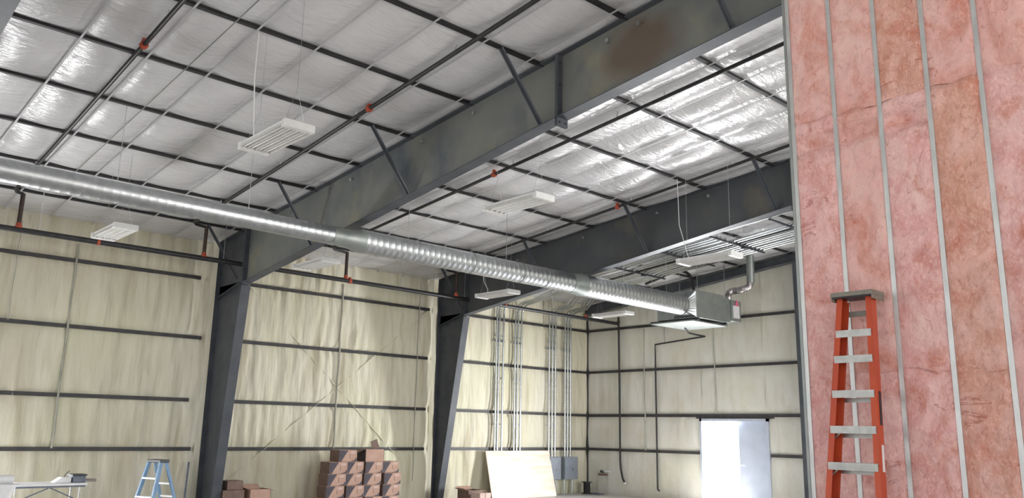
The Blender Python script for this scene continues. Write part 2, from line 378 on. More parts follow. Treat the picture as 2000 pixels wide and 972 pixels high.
# ------------------------------------------------------------------ rigid frames
def rigid_frame(Y, label, cin, webmat, x_end, xs_brace, splice):
    r = thing('rigid_frame', (.5, Y, 0), label, 'steel frame', 'tapered rigid frames of the building')
    o = r.location; w = .10; t = .012; tw = .006
    xt = lambda z: cin[0]+(cin[1]-cin[0])*z/4.6
    top = lambda x: roofz(x, -.032)
    xk = cin[1]; zb0 = 4.66
    def bot(x):
        return zb0+.128*(x-xk) if x < splice else zb0+.128*(splice-xk)+.108*(x-splice)
    # column
    MB(o).prism([(.24, 0), (xt(0), 0), (xk, 4.6), (xk, 4.7), (.24, 4.7)], 'y', Y-tw, Y+tw).build('column_web', M['frame'], r)
    MB(o).box(.22, .24, Y-w, Y+w, 0, top(.24)).build('outer_flange', M['frame'], r)
    MB(o).prism([(xt(0), 0), (xt(0)+t, 0), (xk+t, 4.6), (xk, 4.6)], 'y', Y-w, Y+w).build('inner_flange', M['frame'], r)
    MB(o).box(.15, xt(0)+.1, Y-.13, Y+.13, .002, .022).build('base_plate', M['frame'], r)
    MB(o).prism([(.24, 4.42), (xk, 4.68), (xk, 4.695), (.24, 4.435)], 'y', Y-w, Y+w).build('knee_stiffener', M['frame'], r)
    # knee and rafter
    MB(o).prism([(.24, 4.44), (xk, 4.69), (xk, top(xk)), (.24, top(.24))], 'y', Y-tw, Y+tw).build('knee_web', M['frame'], r)
    MB(o).box(xk-.03, xk, Y-w, Y+w, 4.62, top(xk)).box(xk+.001, xk+.03, Y-w, Y+w, 4.62, top(xk)).build('splice_plate', M['frame'], r)
    MB(o).prism([(xk, bot(xk)), (splice, bot(splice)), (x_end, bot(x_end)), (x_end, top(x_end)), (xk, top(xk))], 'y', Y-tw, Y+tw).build('rafter_web', webmat, r)
    MB(o).prism([(xk, bot(xk)-t), (splice, bot(splice)-t), (x_end, bot(x_end)-t), (x_end, bot(x_end)), (splice, bot(splice)), (xk, bot(xk))], 'y', Y-w, Y+w).build('bottom_flange', M['frame'], r)
    MB(o).prism([(.22, top(.22)-t), (x_end, top(x_end)-t), (x_end, top(x_end)), (.22, top(.22))], 'y', Y-w, Y+w).build('top_flange', M['frame'], r)
    p = MB(o).box(splice-.022, splice-.001, Y-w, Y+w, bot(splice)-.12, top(splice)).box(splice+.001, splice+.022, Y-w, Y+w, bot(splice)-.12, top(splice)).build('splice_plate', M['frame'], r)
    for sy in (-.055, .055):
        for zz in (bot(splice)-.07, bot(splice)+.09, bot(splice)+.45, top(splice)-.12):
            MB(o).tube([(splice-.036, Y+sy, zz), (splice+.036, Y+sy, zz)], .013, 6).build('bolt', M['dark'], p)
    for x in xs_brace:
        for s in (-1, 1):
            zb = bot(x)+.03 if x > xk else 4.75
            MB(o).bar((x, Y+s*.80, roofz(x, -.03)), (x+.02, Y+s*.07, zb), .06, .012, (1, 0, 0)).bar((x+.03, Y+s*.80, roofz(x, -.03)), (x+.05, Y+s*.07, zb), .006, .06, (1, 0, 0)).build('flange_brace', M['frame'], r)
    for x in (3.2, 5.35, 7.4, 8.65, 11.25, 11.75):
        MB(o).tube([(x, Y-.05, top(x)-.16), (x, Y+.03, top(x)-.16)], .03, 8).build('clamp_bolt', M['galv'], r)
    return r
BR = [1.2+1.478*k for k in (0, 2, 4, 6, 8, 10)]
rigid_frame(-12.12, 'grey steel frame with a rust stained rafter, its column left of the stacked boxes', (.90, 1.47), M['web_rust'], 23.5, BR, 10.42)
rigid_frame(-6.06, 'farther dark grey steel frame, its column between the stacked boxes and the plywood sheet', (.46, 1.30), M['web_dark'], 23.5, BR, 10.45)
rigid_frame(-18.25, 'steel frame whose rafter only shows as a dark wedge in the top left corner', (.80, 1.45), M['web'], 23.5, [], 10.42)

# ------------------------------------------------------------------ sprinkler pipes
main = thing('sprinkler_main', (1.36, -9, 5.02), 'long black sprinkler main running along the foam wall below the duct', 'pipe')
o = main.location
MB(o).tube([(1.37, -20, 5.035), (1.36, -9, 5.045), (1.38, -.16, 5.005)], .05, 10).build('pipe', M['pipe'], main, smooth=True)
def coupling(root, p, d, r=.062, L=.09, nm='coupling', m='orange'):
    p = Vector(p); d = Vector(d).normalized()
    b = MB(root.location).tube([p-d*L/2, p-d*L*.32, p-d*L*.3, p+d*L*.3, p+d*L*.32, p+d*L/2], [r*.85, r*.85, r, r, r*.85, r*.85], 10)
    b.bar(p-d*L*.3+Vector((0, 0, r+.012)), p+d*L*.3+Vector((0, 0, r+.012)), .05, .035)
    return b.build(nm, M[m], root)
for y in (-15.0, -9.6, -4.8, -1.6): coupling(main, (1.365, y, 5.04), (0, 1, 0), .058, .08)
for y in (-16.0, -12.6, -8.2, -7.2, -6.2, -3.0):
    MB(o).tube([(1.365, y, 5.08), (1.365, y, roofz(1.365, -.02))], .006, 5).build('hanger_rod', M['galv'], main)
def branch(Yb, yr, label, marks, slope_y=0):
    d = -.13; xr = 1.365
    r = thing('sprinkler_branch', (xr, yr, 5.1), label, 'pipe', 'sprinkler branch lines under the roof')
    pts = [(20, Yb+slope_y*18, roofz(20, d)), (xr+.5, Yb, roofz(xr+.5, d))]
    bend = [(xr+.12, Yb, roofz(xr+.12, d)), (xr, Yb+(yr-Yb)*.3, roofz(xr, d)), (xr, yr, roofz(xr, d)-.02)]
    MB(r.location).tube(pts+bend, .030, 8).build('pipe', M['pipe'], r, smooth=True)
    MB(r.location).tube([(xr, yr, roofz(xr, d)-.01), (xr, yr, 5.09)], .038, 8).build('riser', M['rustpipe'], r, smooth=True)
    MB(r.location).tube([(xr, yr, 5.07), (xr, yr, 5.10), (xr, yr, 5.11), (xr, yr, 5.16)], [.06, .06, .045, .045], 10).build('riser_clamp', M['orange'], r)
    for x in marks:
        y = Yb+slope_y*(x-2); coupling(r, (x, y, roofz(x, d)), (1, slope_y, .098), .052, .08)
    for k in range(7):
        x = 2.7+k*2.35; y = Yb+slope_y*(x-2)
        MB(r.location).tube([(x, y, roofz(x, d+.02)), (x, y, roofz(x, d+.09)), (x, y, roofz(x, d+.10))], [.012, .012, .022], 6).build('sprinkler_head', M['galv'], r)
        MB(r.location).tube([(x+.9, y, roofz(x+.9, d)), (x+.9, y, roofz(x+.9, 0))], .006, 5).build('hanger_rod', M['galv'], r)
    return r
branch(-16.47, -16.32, 'black sprinkler branch line nearest the left edge with a red orange coupling high up', (7.55,), -.009)
branch(-13.32, -13.01, 'black sprinkler branch line ending just left of the first column, orange coupling halfway', (7.75,), -.011)
branch(-10.17, -9.71, 'black sprinkler branch line just beyond the rust stained rafter', (6.9,), 0)
branch(-6.92, -6.48, 'black sprinkler branch line just before the farther dark rafter', (7.05,), -.004)
# vertical drains on the end wall
r = thing('drain_pipe', (1.37, -.08, .5), 'dark vertical pipe near the corner ending in a bent tail', 'pipe'); o = r.location
MB(o).tube([(1.38, -.14, 5.3), (1.38, -.13, 4.9), (1.37, -.1, 3), (1.37, -.1, 1.0), (1.40, -.1, .72), (1.47, -.11, .48), (1.55, -.12, .37)], .03, 8).build('pipe', M['pipe'], r, smooth=True)
MB(o).tube([(1.545, -.12, .375), (1.58, -.12, .33)], .034, 8).build('tip', M['white'], r)
coupling(r, (1.38, -.14, 5.06), (0, 0, 1), .05, .1, 'coupling', 'rustpipe')
r = thing('condensate_pipe', (2.7, -.08, .2), 'thin black drain pipe stepping down the end wall from the air handler', 'pipe'); o = r.location
MB(o).tube([(4.9, -1.7, 4.47), (4.55, -1.05, 4.42), (4.42, -.5, 4.43), (4.42, -.1, 4.42), (2.70, -.08, 4.30), (2.70, -.08, 3.6), (2.70, -.08, .6), (2.71, -.09, .25), (2.78, -.12, .22)], .024, 8).build('pipe', M['pipe'], r)

# ------------------------------------------------------------------ spiral duct and air handler
DX = 5.6
def dz_(y): return 4.928-.055*(y+17.5)/14
duct = thing('spiral_duct', (DX, -10, 4.9), 'long round galvanised spiral duct crossing the hall in three widening sections', 'duct'); o = duct.location
def duct_section(y0, y1, r):
    pts = []; rs = []; y = y0; step = .125
    while y < y1-.02:
        for dy, k in ((0, 1), (.101, 1), (.107, 1.007), (.118, 1.007)):
            if y+dy < y1: pts.append((DX, y+dy, dz_(y+dy))); rs.append(r*k)
        y += step
    pts.append((DX, y1, dz_(y1))); rs.append(r)
    return MB(o).tube(pts, rs, 32).build('duct_section', M['galv'], duct, smooth=True)
duct_section(-24, -12.35, .152); duct_section(-12.08, -6.75, .204); duct_section(-6.48, -2.78, .243)
for y0, y1, ra, rb in ((-12.35, -12.08, .152, .204), (-6.75, -6.48, .204, .243)):
    MB(o).tube([(DX, y0-.05, dz_(y0)), (DX, y0, dz_(y0)), (DX, y1, dz_(y1)), (DX, y1+.05, dz_(y1))], [ra*1.03, ra*1.03, rb*1.03, rb*1.03], 32).build('reducer', M['galv_dull'], duct, smooth=True)
MB(o).tube([(DX, -12.62, dz_(-12.6)), (DX, -12.40, dz_(-12.4))], .158, 32).build('joint_band', M['galv_dull'], duct, smooth=True)
for y, rr in ((-9.6, .206), (-8.3, .206), (-7.6, .206)):
    MB(o).tube([(DX, y, dz_(y)), (DX, y+.02, dz_(y))], rr*1.03, 32).build('joint_band', M['galv_dull'], duct, smooth=True)
for y, rr in ((-19, .152), (-16.05, .152), (-14.1, .152), (-11.05, .204), (-8.65, .204), (-5.0, .243), (-3.4, .243)):
    MB(o).tube([(DX, y, dz_(y)+rr), (DX, y, roofz(DX, -.01))], .005, 5).build('hanger_wire', M['galv'], duct)

ah = thing('air_handler', (5.4, -1.8, 4.5), 'grey sheet metal air handler hung at the end of the spiral duct', 'air handler'); o = ah.location
X0, X1 = 4.72, 5.92
MB(o).box(X0, X1, -2.62, -1.42, 4.56, 5.24).build('casing', M['galv_dull'], ah, bevel=.008)
b = MB(o)
N_ = 32
ring = [(DX+.243*math.cos(2*PI*k/N_), -2.80, dz_(-2.8)+.243*math.sin(2*PI*k/N_)) for k in range(N_)]
sq = []
for k in range(N_):
    c, s = math.cos(2*PI*k/N_), math.sin(2*PI*k/N_); mx = max(abs(c), abs(s)); sq.append((5.56+.34*c/mx, -2.62, 4.9+.32*s/mx))
b.add(ring+sq, [(k, (k+1) % N_, N_+(k+1) % N_, N_+k) for k in range(N_)]); b.build('transition', M['galv'], ah)
MB(o).box(X0+.06, X1-.02, -1.42, -1.13, 4.58, 5.20).build('coil_section', M['galv_dull'], ah, bevel=.006)
MB(o).box(X0+.1, X1+.04, -1.13, -.72, 4.62, 5.16).build('filter_box', M['galv_dull'], ah, bevel=.006)
for y in (-1.44, -1.40, -1.15, -1.11):
    pass
bo = MB(o)
for k in range(6): bo.tube([(X1-.03, -1.36, 4.66+k*.09), (X1+.0, -1.36, 4.66+k*.09)], .012, 6)
bo.build('screw_row', M['galv'], ah)
MB(o).box(X1+.04, X1+.048, -1.08, -.80, 4.70, 5.02).build('notice_sheet', M['paper'], ah)
MB(o).prism([(-1.0, 5.02), (-.84, 5.02), (-.88, 5.16), (-.93, 5.18)], 'x', X1+.048, X1+.056).build('pink_label', M['pinktag'], ah)
MB(o).box(X0-.12, X1-.06, -2.72, -1.2, 4.47, 4.50).build('drain_pan', M['galv_dull'], ah)
MB(o).bar((X0-.25, -2.55, 4.53), (X1, -2.55, 4.53), .06, .05).build('support_strut', M['dark'], ah)
MB(o).bar((X0-.25, -1.35, 4.53), (X1, -1.35, 4.53), .06, .05).build('support_strut', M['dark'], ah)
for x, y in ((X0-.2, -2.55), (X1-.02, -2.55), (X0-.2, -1.35), (X1-.02, -1.35)):
    MB(o).tube([(x, y, 4.55), (x, y, roofz(x, -.01))], .006, 5).build('hanger_rod', M['galv'], ah)
fx = thing('flexible_duct', (5.8, -.9, 5.2), 'silver foil flexible duct curving above the air handler to the roof', 'duct'); o = fx.location
pts = [(5.72, -.92, 5.16), (5.73, -.92, 5.30)]+arc((5.73, -.92, 5.30), (5.90, -.92, 5.42), (5.74, -.92, 5.42), 6)[1:]
pts += [(6.05, -.92, 5.42), (6.2, -.92, 5.44)]+arc((6.2, -.92, 5.44), (6.40, -.92, 5.60), (6.41, -.92, 5.45), 6)[1:]
fine = []
for p, q in zip(pts, pts[1:]):
    for k in range(3): fine.append(Vector(p).lerp(Vector(q), k/3))
fine.append(Vector(pts[-1]))
MB(o).tube(fine, [.078 if i % 2 else .092 for i in range(len(fine))], 14).build('flex_hose', M['foil'], fx, smooth=True)
MB(o).tube([(6.40, -.92, 5.58), (6.41, -.92, 6.28)], .098, 16).build('rigid_collar', M['galv_dull'], fx, smooth=True)
ln = thing('refrigerant_line', (4.4, -1.6, 5.3), 'black insulated pipe arching from the roof down into the air handler', 'pipe'); o = ln.location
MB(o).tube([(3.6, -1.62, 5.78), (4.2, -1.6, 5.93)]+arc((4.5, -1.6, 6.0), (5.12, -1.6, 5.62), (5.05, -1.6, 6.05), 8)+[(5.16, -1.6, 5.22)], .038, 10).build('pipe', M['insul'], ln, smooth=True)

# ------------------------------------------------------------------ conduits and racks, bay three
RY = [-3.96, -3.86, -3.70, -3.24, -3.13, -3.00, -1.84, -1.71, -1.58, -1.16, -1.04, -.92]
CY = [-4.32, -4.05, -3.90, -3.72, -3.46, -3.30, -3.0, -2.85, -2.70, -2.50, -2.35, -2.20]
CE = [14.5, 7.5, 7.5, 7.5, 14.5, 14.5, 14.5, 14.5, 14.5, 14.5, 14.5, 14.5]
ZB = [1.1, 1.1, 1.1, 1.1, 1.1, 1.1, 1.1, 1.03, 1.03, 1.03, 1.03, 1.03]
words = ['first', 'second', 'third']
grp = ['leftmost bundle, left of the plywood centre', 'second bundle, behind the plywood sheet', 'third bundle, above the smaller grey panel', 'fourth bundle, above the larger grey panel']
for i, (y, cy) in enumerate(zip(RY, CY)):
    d = -.36; x0 = .13
    r = thing('conduit', (x0, y, 1), '%s conduit from the left in the %s' % (words[i % 3], grp[i//3]), 'conduit', 'galvanised conduits up the foam wall')
    o = r.location; zc = roofz(.4, d)-.012*(i % 3)
    path = [(x0, y, ZB[i]), (x0, y, zc-.34)]+arc((x0, y, zc-.34), (x0+.36, y, zc+.02), (x0, y, zc), 7)[1:]
    path += [(.8, y, roofz(.8, d)), (2.4, cy, roofz(2.4, d)), (CE[i], cy, roofz(CE[i], d))]
    MB(o).tube(path, .029, 8).build('pipe', M['conduit'], r, smooth=True)
    for z in (1.95, 3.2, 4.4):
        MB(o).bar((x0-.03, y-.05, z), (x0-.03, y+.05, z), .02, .03).build('strap_clip', M['galv'], r)
for i, x in enumerate((4.6, 6.12, 7.5, 8.95, 10.4)):
    r = thing('conduit_rack', (x, -3.2, roofz(x, -.33)), '%s dark hanger rack under the ceiling conduits, counted from the duct' % ['first', 'second', 'third', 'fourth', 'fifth'][i], 'rack', 'hanger racks under the conduits'); o = r.location
    z = roofz(x, -.415)
    MB(o).box(x-.02, x+.02, -4.35, -2.95, z-.02, z+.015).build('strut', M['dark'], r)
    MB(o).box(x-.02, x+.02, -2.9, -2.1, z-.02, z+.015).build('strut', M['dark'], r)
    for y in (-4.3, -3.0, -2.12):
        MB(o).tube([(x, y, z), (x, y, roofz(x, -.01))], .007, 6).build('rod', M['galv'], r)
    MB(o).box(x-.035, x+.035, -3.05, -2.93, z-.05, z+.01).build('end_bracket', M['dark'], r)
r = thing('dark_ceiling_pipe', (5, -3.08, 6), 'dark pipe running between the bright ceiling conduits', 'pipe'); o = r.location
MB(o).tube([(2.6, -3.15, roofz(2.6, -.36)), (14.5, -3.15, roofz(14.5, -.36))], .032, 8).build('pipe', M['pipe'], r)
# wall struts behind the conduits
for i, (y0, y1, z) in enumerate(((-4.05, -3.6, 4.25), (-3.32, -2.92, 4.25), (-1.92, -1.5, 4.2), (-1.24, -.84, 4.2))):
    r = MB((.09, (y0+y1)/2, z)).box(.03, .10, y0, y1, z-.02, z+.02).build('strut_channel', M['galv'])
    tag(r, 'short galvanised strut clamping the %s conduit bundle from the left' % ['first', 'second', 'third', 'fourth'][i], 'strut', 'struts behind the conduits')
# electrical panels
def panel(y0, y1, z0, z1, label, depth):
    r = thing('electrical_panel', (.1, (y0+y1)/2, z0), label, 'electrical box'); o = r.location
    MB(o).box(.10, .10+depth, y0, y1, z0, z1).build('enclosure', M['panel'], r, bevel=.008)
    MB(o).box(.10+depth, .115+depth, y0+.015, y1-.015, z0+.015, z1-.015).build('cover', M['panel'], r, bevel=.005)
    MB(o).tube([(.115+depth, (y0+y1)/2+.05, z0+.28), (.145+depth, (y0+y1)/2+.05, z0+.28)], .022, 8).build('latch', M['galv'], r)
    for y in (y0+.1, y1-.12):
        MB(o).tube([(.15, y, .0), (.15, y, z0)], .03, 8).build('lower_conduit', M['conduit'], r, smooth=True)
    return r
panel(-1.92, -1.44, .42, 1.06, 'smaller grey electrical box half hidden by the plywood edge', .16)
panel(-1.30, -.74, .42, 1.06, 'larger grey electrical panel nearest the corner', .18)

# ------------------------------------------------------------------ light fixtures
def fixture(x0, y0, z, label, L=1.14, W=.38):
    r = thing('high_bay_light', (x0+L/2, y0+W/2, z), label, 'ceiling light', 'hanging fluorescent high bay lights'); o = r.location
    x1, y1 = x0+L, y0+W
    MB(o).box(x0, x1, y0+.02, y1-.02, z+.05, z+.075).build('spine', M['white'], r)
    for xa, xb in ((x0-.01, x0+.07), (x1-.07, x1+.01)):
        MB(o).box(xa, xb, y0, y1, z-.015, z+.08).build('end_cap', M['white'], r, bevel=.012)
    n = 4
    for k in range(n):
        yc = y0+W*(k+.5)/n; w = W/n*.48
        MB(o).prism([(yc-w, z-.005), (yc-w*.5, z+.045), (yc+w*.5, z+.045), (yc+w, z-.005), (yc+w*.6, z+.05), (yc-w*.6, z+.05)], 'x', x0+.07, x1-.07).build('reflector', M['reflector'], r)
        MB(o).tube([(x0+.06, yc, z+.018), (x1-.06, yc, z+.018)], .011, 8).build('tube', M['tube'], r, smooth=True)
    for xa in (x0+.12, x1-.12):
        top = roofz(xa, -.01)
        apex = (xa, (y0+y1)/2, z+.5)
        MB(o).tube([(xa, y0+.06, z+.07), apex, (xa, y1-.06, z+.07)], .0025, 4).build('wire_yoke', M['galv'], r)
        MB(o).tube([apex, (xa, (y0+y1)/2, top)], .0025, 4).build('hanger_wire', M['galv'], r)
    return r
fixture(8.43, -15.60, 5.0, 'white four tube light hanging in front of the near ceiling, upper left')
fixture(8.40, -11.72, 5.0, 'white four tube light half lost against the ceiling between the two rafters', 1.15)
fixture(8.80, -7.42, 4.79, 'white four tube light seen against the ceiling conduits')
fixture(2.85, -15.55, 4.8, 'white light low over the foam wall left of the first column')
fixture(2.95, -11.88, 4.8, 'white light over the foam wall just right of the first column')
fixture(2.95, -7.20, 4.8, 'white light seen against the farther dark rafter')
fixture(2.80, -2.95, 4.8, 'white light near the corner below the duct')
fixture(8.90, -2.90, 4.8, 'white light cut off by the left edge of the pink wall')
w = MB((8.5, -15.5, 6.0)); w.tube([(8.55, -15.52, roofz(8.55, -.02)), (8.50, -15.50, 5.9), (8.52, -15.45, 5.09)], .008, 5)
tag(w.build('power_cord', M['white']), 'white power cord dropping from the roof to the near hanging light', 'cord')
w = MB((8.6, -7.04, 6.0)); w.tube([(8.6, -7.04, roofz(8.6, -.02)), (8.62, -7.04, 5.6), (8.85, -7.1, 4.93)], .006, 5)
tag(w.build('power_cord', M['white']), 'white power cord dropping in front of the farther dark rafter', 'cord')
w = MB((2.9, -6.9, 5.3)); w.tube([(2.9, -6.9, 5.9), (2.9, -6.9, 5.25), (2.98, -6.9, 5.12), (3.06, -6.9, 5.02), (3.06, -6.9, 4.88)], .008, 5)
tag(w.build('power_cord', M['white']), 'thin white cord kinking down to the light before the farther rafter', 'cord')

# ------------------------------------------------------------------ pink insulated stud wall
PYW = -12.62
wr = tag(MB().box(13.93, 18.9, PYW+.10, PYW+.14, 0, 7.0).build('wall_right', M['siding']), 'tall steel stud partition filled with pink fibreglass batts', kind='structure')
SX = [13.945]+[14.352+.405*k for k in range(12)]
rows = [(.02, 2.30), (2.30, 4.63), (4.63, 6.98)]
kinds = {(0, 0): 'pink', (0, 1): 'pink', (0, 2): 'pale', (1, 0): 'pink', (1, 1): 'pale', (1, 2): 'pale', (2, 0): 'pink', (2, 1): 'pink', (2, 2): 'tan',
         (3, 0): 'tan', (3, 1): 'tan', (3, 2): 'pale', (4, 0): 'pale', (4, 1): 'pink', (4, 2): 'pale'}
def batt(x0, x1, z0, z1, m_, sd):
    nx, nzv = 12, 64; vs = []; fs = []
    sag0, sag1 = .03*nz(sd, 1.7), .03*nz(sd, 5.1)
    for i in range(nx+1):
        u = i/nx; x = x0+(x1-x0)*u
        for j in range(nzv+1):
            v = j/nzv; z = z0+(z1-z0)*v
            if j == 0: z += .05*nz(x*4, z0, 2)-.004
            if j == nzv: z += .05*nz(x*4, z1, 2)+.004
            e = min(v, 1-v)*(z1-z0)
            k = (1-math.exp(-min(u, 1-u)*(x1-x0)/.03))*(1-(.55+1.2*max(-.4, min(.35, nz(x*5, z0*3, sd))))*math.exp(-e/.016))
            d = .012+.035*k*(.8+.5*nz(x*2.5, z*1.3, sd))+.020*k*nz(x*6, z*4, sd)+.012*k*nz(x*15, z*10, sd)
            if z1 < 4.7 and z1 > 4.5:
                d -= .10*math.exp(-((z-4.42-.05*(x-14.6))/.085)**2)*(1 if x < 15.16 else 0)*k
                d += .03*math.exp(-((z-4.56)/.06)**2)*k
            vs.append((x, PYW-d, z))
    for i in range(nx):
        for j in range(nzv):
            a = i*(nzv+1)+j; fs.append((a, a+1, a+nzv+2, a+nzv+1))
    return MB().add(vs, fs).build('insulation_batt', M['batt_'+m_], wr, smooth=True)
for i, (a, c) in enumerate(zip(SX, SX[1:])):
    for j, (z0, z1) in enumerate(rows):
        batt(a, c, z0, z1, kinds.get((i, j), random.choice(['pink', 'pale', 'tan'])), i*7.3+j*3.1)
for i, x in enumerate(SX):
    w_ = .038
    b = MB().box(x-w_/2, x+w_/2, PYW-.032, PYW-.026, 0, 7.0).box(x-w_/2, x-w_/2+.004, PYW-.026, PYW+.1, 0, 7.0)
    b.box(x+w_/2-.004, x+w_/2, PYW-.026, PYW-.014, 0, 7.0)
    b.build('stud', M['stud'], wr)
MB().box(13.9, 18.9, PYW-.036, PYW+.1, 0, .012).box(13.9, 18.9, PYW-.038, PYW-.034, 0, .06).build('bottom_track', M['stud'], wr)
MB().box(13.9, 13.925, PYW-.036, PYW+.14, 0, 7.0).build('end_stud', M['galv_dull'], wr)

# ------------------------------------------------------------------ orange step ladder (folded, leaning on the pink wall)
lad = thing('step_ladder', (14.53, -13.2, 0), 'tall orange fibreglass step ladder folded and leaning on the pink wall', 'ladder'); o = lad.location
LY0, LY1, LH = -13.36, -12.90, 2.93
def ly(z): return LY0+(LY1-LY0)*z/LH
def hw(z): return .158+.049*(2.93-z)
XC = 14.525
for s in (-1, 1):
    p = Vector((XC+s*(hw(0)-.02), ly(0), 0.0)); q = Vector((XC+s*(hw(LH)-.02), ly(LH), LH-.02))
    d = (q-p).normalized()
    b = MB(o)
    b.bar(p+Vector((0, .045, 0)), q+Vector((0, .045, 0)), .012, .09, (0, 1, 0))
    inn = Vector((-s*.02, 0, 0))
    b.bar(p+inn+Vector((0, .003, 0)), q+inn+Vector((0, .003, 0)), .042, .008, (0, 1, 0))
    b.bar(p+inn+Vector((0, .088, 0)), q+inn+Vector((0, .088, 0)), .042, .008, (0, 1, 0))
    b.build('front_rail', M['ladder_o'], lad)
    p2 = Vector((XC+s*(hw(0)-.055), ly(0)+.13, 0.0)); q2 = Vector((XC+s*(hw(LH)-.045), ly(LH)+.115, LH-.05))
    b = MB(o); b.bar(p2, q2, .010, .05, (0, 1, 0)); b.bar(p2-Vector((s*.015, .024, 0)), q2-Vector((s*.015, .024, 0)), .032, .006, (0, 1, 0))
    b.build('rear_rail', M['ladder_o'], lad)
    MB(o).box(p.x-.03, p.x+.03, ly(0)-.02, ly(0)+.10, 0, .04).build('foot', M['dark'], lad)
steps = [2.625, 2.415, 2.135, 1.855, 1.575, 1.295, 1.01, .72, .43, .17]
for i, z in enumerate(steps):
    w_ = hw(z)-.026; y = ly(z)
    st = MB(o).box(XC-w_, XC+w_, y-.006, y+.085, z-.006, z+.006).box(XC-w_, XC+w_, y-.012, y-.004, z-.052, z+.006).box(XC-w_, XC+w_, y+.08, y+.086, z-.025, z).build('step', M['alu'], lad)
    if i > 0:
        gr = MB(o)
        for k in range(2): gr.box(XC-w_, XC+w_, y-.016, y-.010, z-.040+.020*k, z-.034+.020*k)
        gr.build('tread_ridge', M['alu'], st)
    if i >= 3:
        for s in (-1, 1):
            MB(o).bar((XC+s*(w_-.002), y+.03, z-.10), (XC+s*(w_-.10), y+.03, z-.01), .014, .005, (0, 1, 0)).build('step_brace', M['alu'], lad)
    if i > 1:
        MB(o).box(XC-w_+.02, XC+w_-.02, y+.128, y+.142, z-.085, z-.05).build('rear_bar', M['alu'], lad)
MB(o).box(XC-.10, XC+.115, ly(2.79)+.11, ly(2.79)+.122, 2.755, 2.80).build('rear_bar', M['cap'], lad)
cp = MB(o); zc = LH
cp.prism([(-12.96, zc-.020), (-12.72, zc-.020), (-12.72, zc+.02), (-12.95, zc+.02)], 'x', XC-.175, XC+.175)
cp.box(XC+.165, XC+.175, -12.95, -12.72, zc-.055, zc-.019).box(XC-.175, XC-.165, -12.95, -12.72, zc-.055, zc-.019)
cap = cp.build('top_cap', M['cap'], lad, bevel=.008)
MB(o).box(XC-.164, XC+.164, -12.945, -12.73, zc-.030, zc-.021).build('cap_hollow_shade', M['dark'], cap)  # dark plate painting the shade inside the hollow cap
for k, (z, h, m_) in enumerate(((2.0, .26, 'dark'), (1.62, .20, 'whitefoam'))):
    y = ly(z)+.045; x = XC+hw(z)-.02+.007
    pz = Vector((XC+(hw(z-h/2)-.0125), ly(z-h/2)+.06, z-h/2)); qz = Vector((XC+(hw(z+h/2)-.0125), ly(z+h/2)+.06, z+h/2))
    MB(o).bar(pz, qz, .003, .035, (0, 1, 0)).build('warning_sticker', M[m_], lad)

# ------------------------------------------------------------------ plywood, boxes, floor clutter
b = MB((.25, -3.0, 0)); yA, yB = -4.33, -1.89
b.add([(.50, yA, 0), (.50, yB, 0), (.52, yB, 0), (.52, yA, 0), (.18, yA, 1.23), (.18, yB, 1.23), (.20, yB, 1.235), (.20, yA, 1.235)],
      [(0, 1, 2, 3), (4, 5, 6, 7), (0, 1, 5, 4), (3, 2, 6, 7), (0, 4, 7, 3), (1, 5, 6, 2)])
tag(b.build('plywood_sheet', M['ply']), 'bright plywood sheet leaning on the foam wall below the conduits', 'plywood')

BX0, BX1, BH, BW = .62, 1.0, .258, .468
def carton(o, w, label, flap=False):
    r = thing('cardboard_carton', o, label, 'box', 'stacked printed cartons by the foam wall'); x, y, z = o
    d = BX1-BX0
    MB(o).box(x-d, x, y, y+w, z, z+BH-.004).build('carton_body', M['kraft'], r, bevel=.004)
    e = .003
    # dark printed swoosh: flat print on the front; a darker brown sheet covers the side
    MB(o).prism([(y+.002, z+.004), (y+.15*w, z+.004), (y+.36*w, z+.6*BH), (y+.50*w, z+BH-.012), (y+.002, z+BH-.012)], 'x', x, x+e).build('dark_print', M['print'], r)
    MB(o).prism([(y+.60*w, z+.004), (y+.985*w, z+.004), (y+.985*w, z+.36*BH), (y+.86*w, z+.12*BH)], 'x', x, x+e).build('dark_print', M['print'], r)
    MB(o).box(x, x+e, y+.64*w, y+.90*w, z+BH*.70, z+BH*.86).build('pale_label', M['kraft_pale'], r)
    MB(o).box(x, x+e, y+.60*w, y+.63*w, z+BH*.30, z+BH*.62).build('printed_mark', M['kraft_dark'], r)
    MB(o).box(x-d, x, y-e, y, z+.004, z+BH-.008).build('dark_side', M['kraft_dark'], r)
    return r
rown = ['bottom row', 'second row from the floor', 'third row from the floor', 'fourth row from the floor']
coln = ['leftmost', 'second', 'third', 'rightmost']
ycol = [-9.64, -9.16, -8.68, -8.17]
for rr in range(4):
    for c in range(4):
        jit = ((rr*37+c*17) % 7-3)*.006
        carton((BX1+jit, ycol[c]+jit*1.5-(.16 if (c == 0 and rr < 1) else 0), rr*BH), BW-.004, 'printed cardboard carton, %s in the %s of the stack' % (coln[c], rown[rr]))
carton((BX1-.01, -9.37, 4*BH), BW, 'printed cardboard carton on top of the stack, at left')
r = thing('open_carton', (BX1-.02, -8.66, 4*BH), 'open brown carton with a raised flap on top of the stack, at right', 'box'); o = tuple(r.location); x, y, z = o
MB(o).box(x-.36, x-.006, y, y+.5, z, z+.004).box(x-.36, x-.354, y, y+.5, z, z+.27).box(x-.006, x, y, y+.5, z, z+.27).box(x-.36, x, y, y+.006, z, z+.27).box(x-.36, x, y+.494, y+.5, z, z+.27).build('carton_body', M['kraft'], r)
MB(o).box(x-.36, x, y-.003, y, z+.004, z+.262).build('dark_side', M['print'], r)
MB(o).bar((x-.18, y+.40, z+.27), (x-.2, y+.33, z+.47), .006, .19, (0, 1, 0)).build('raised_flap', M['kraft_dark'], r)
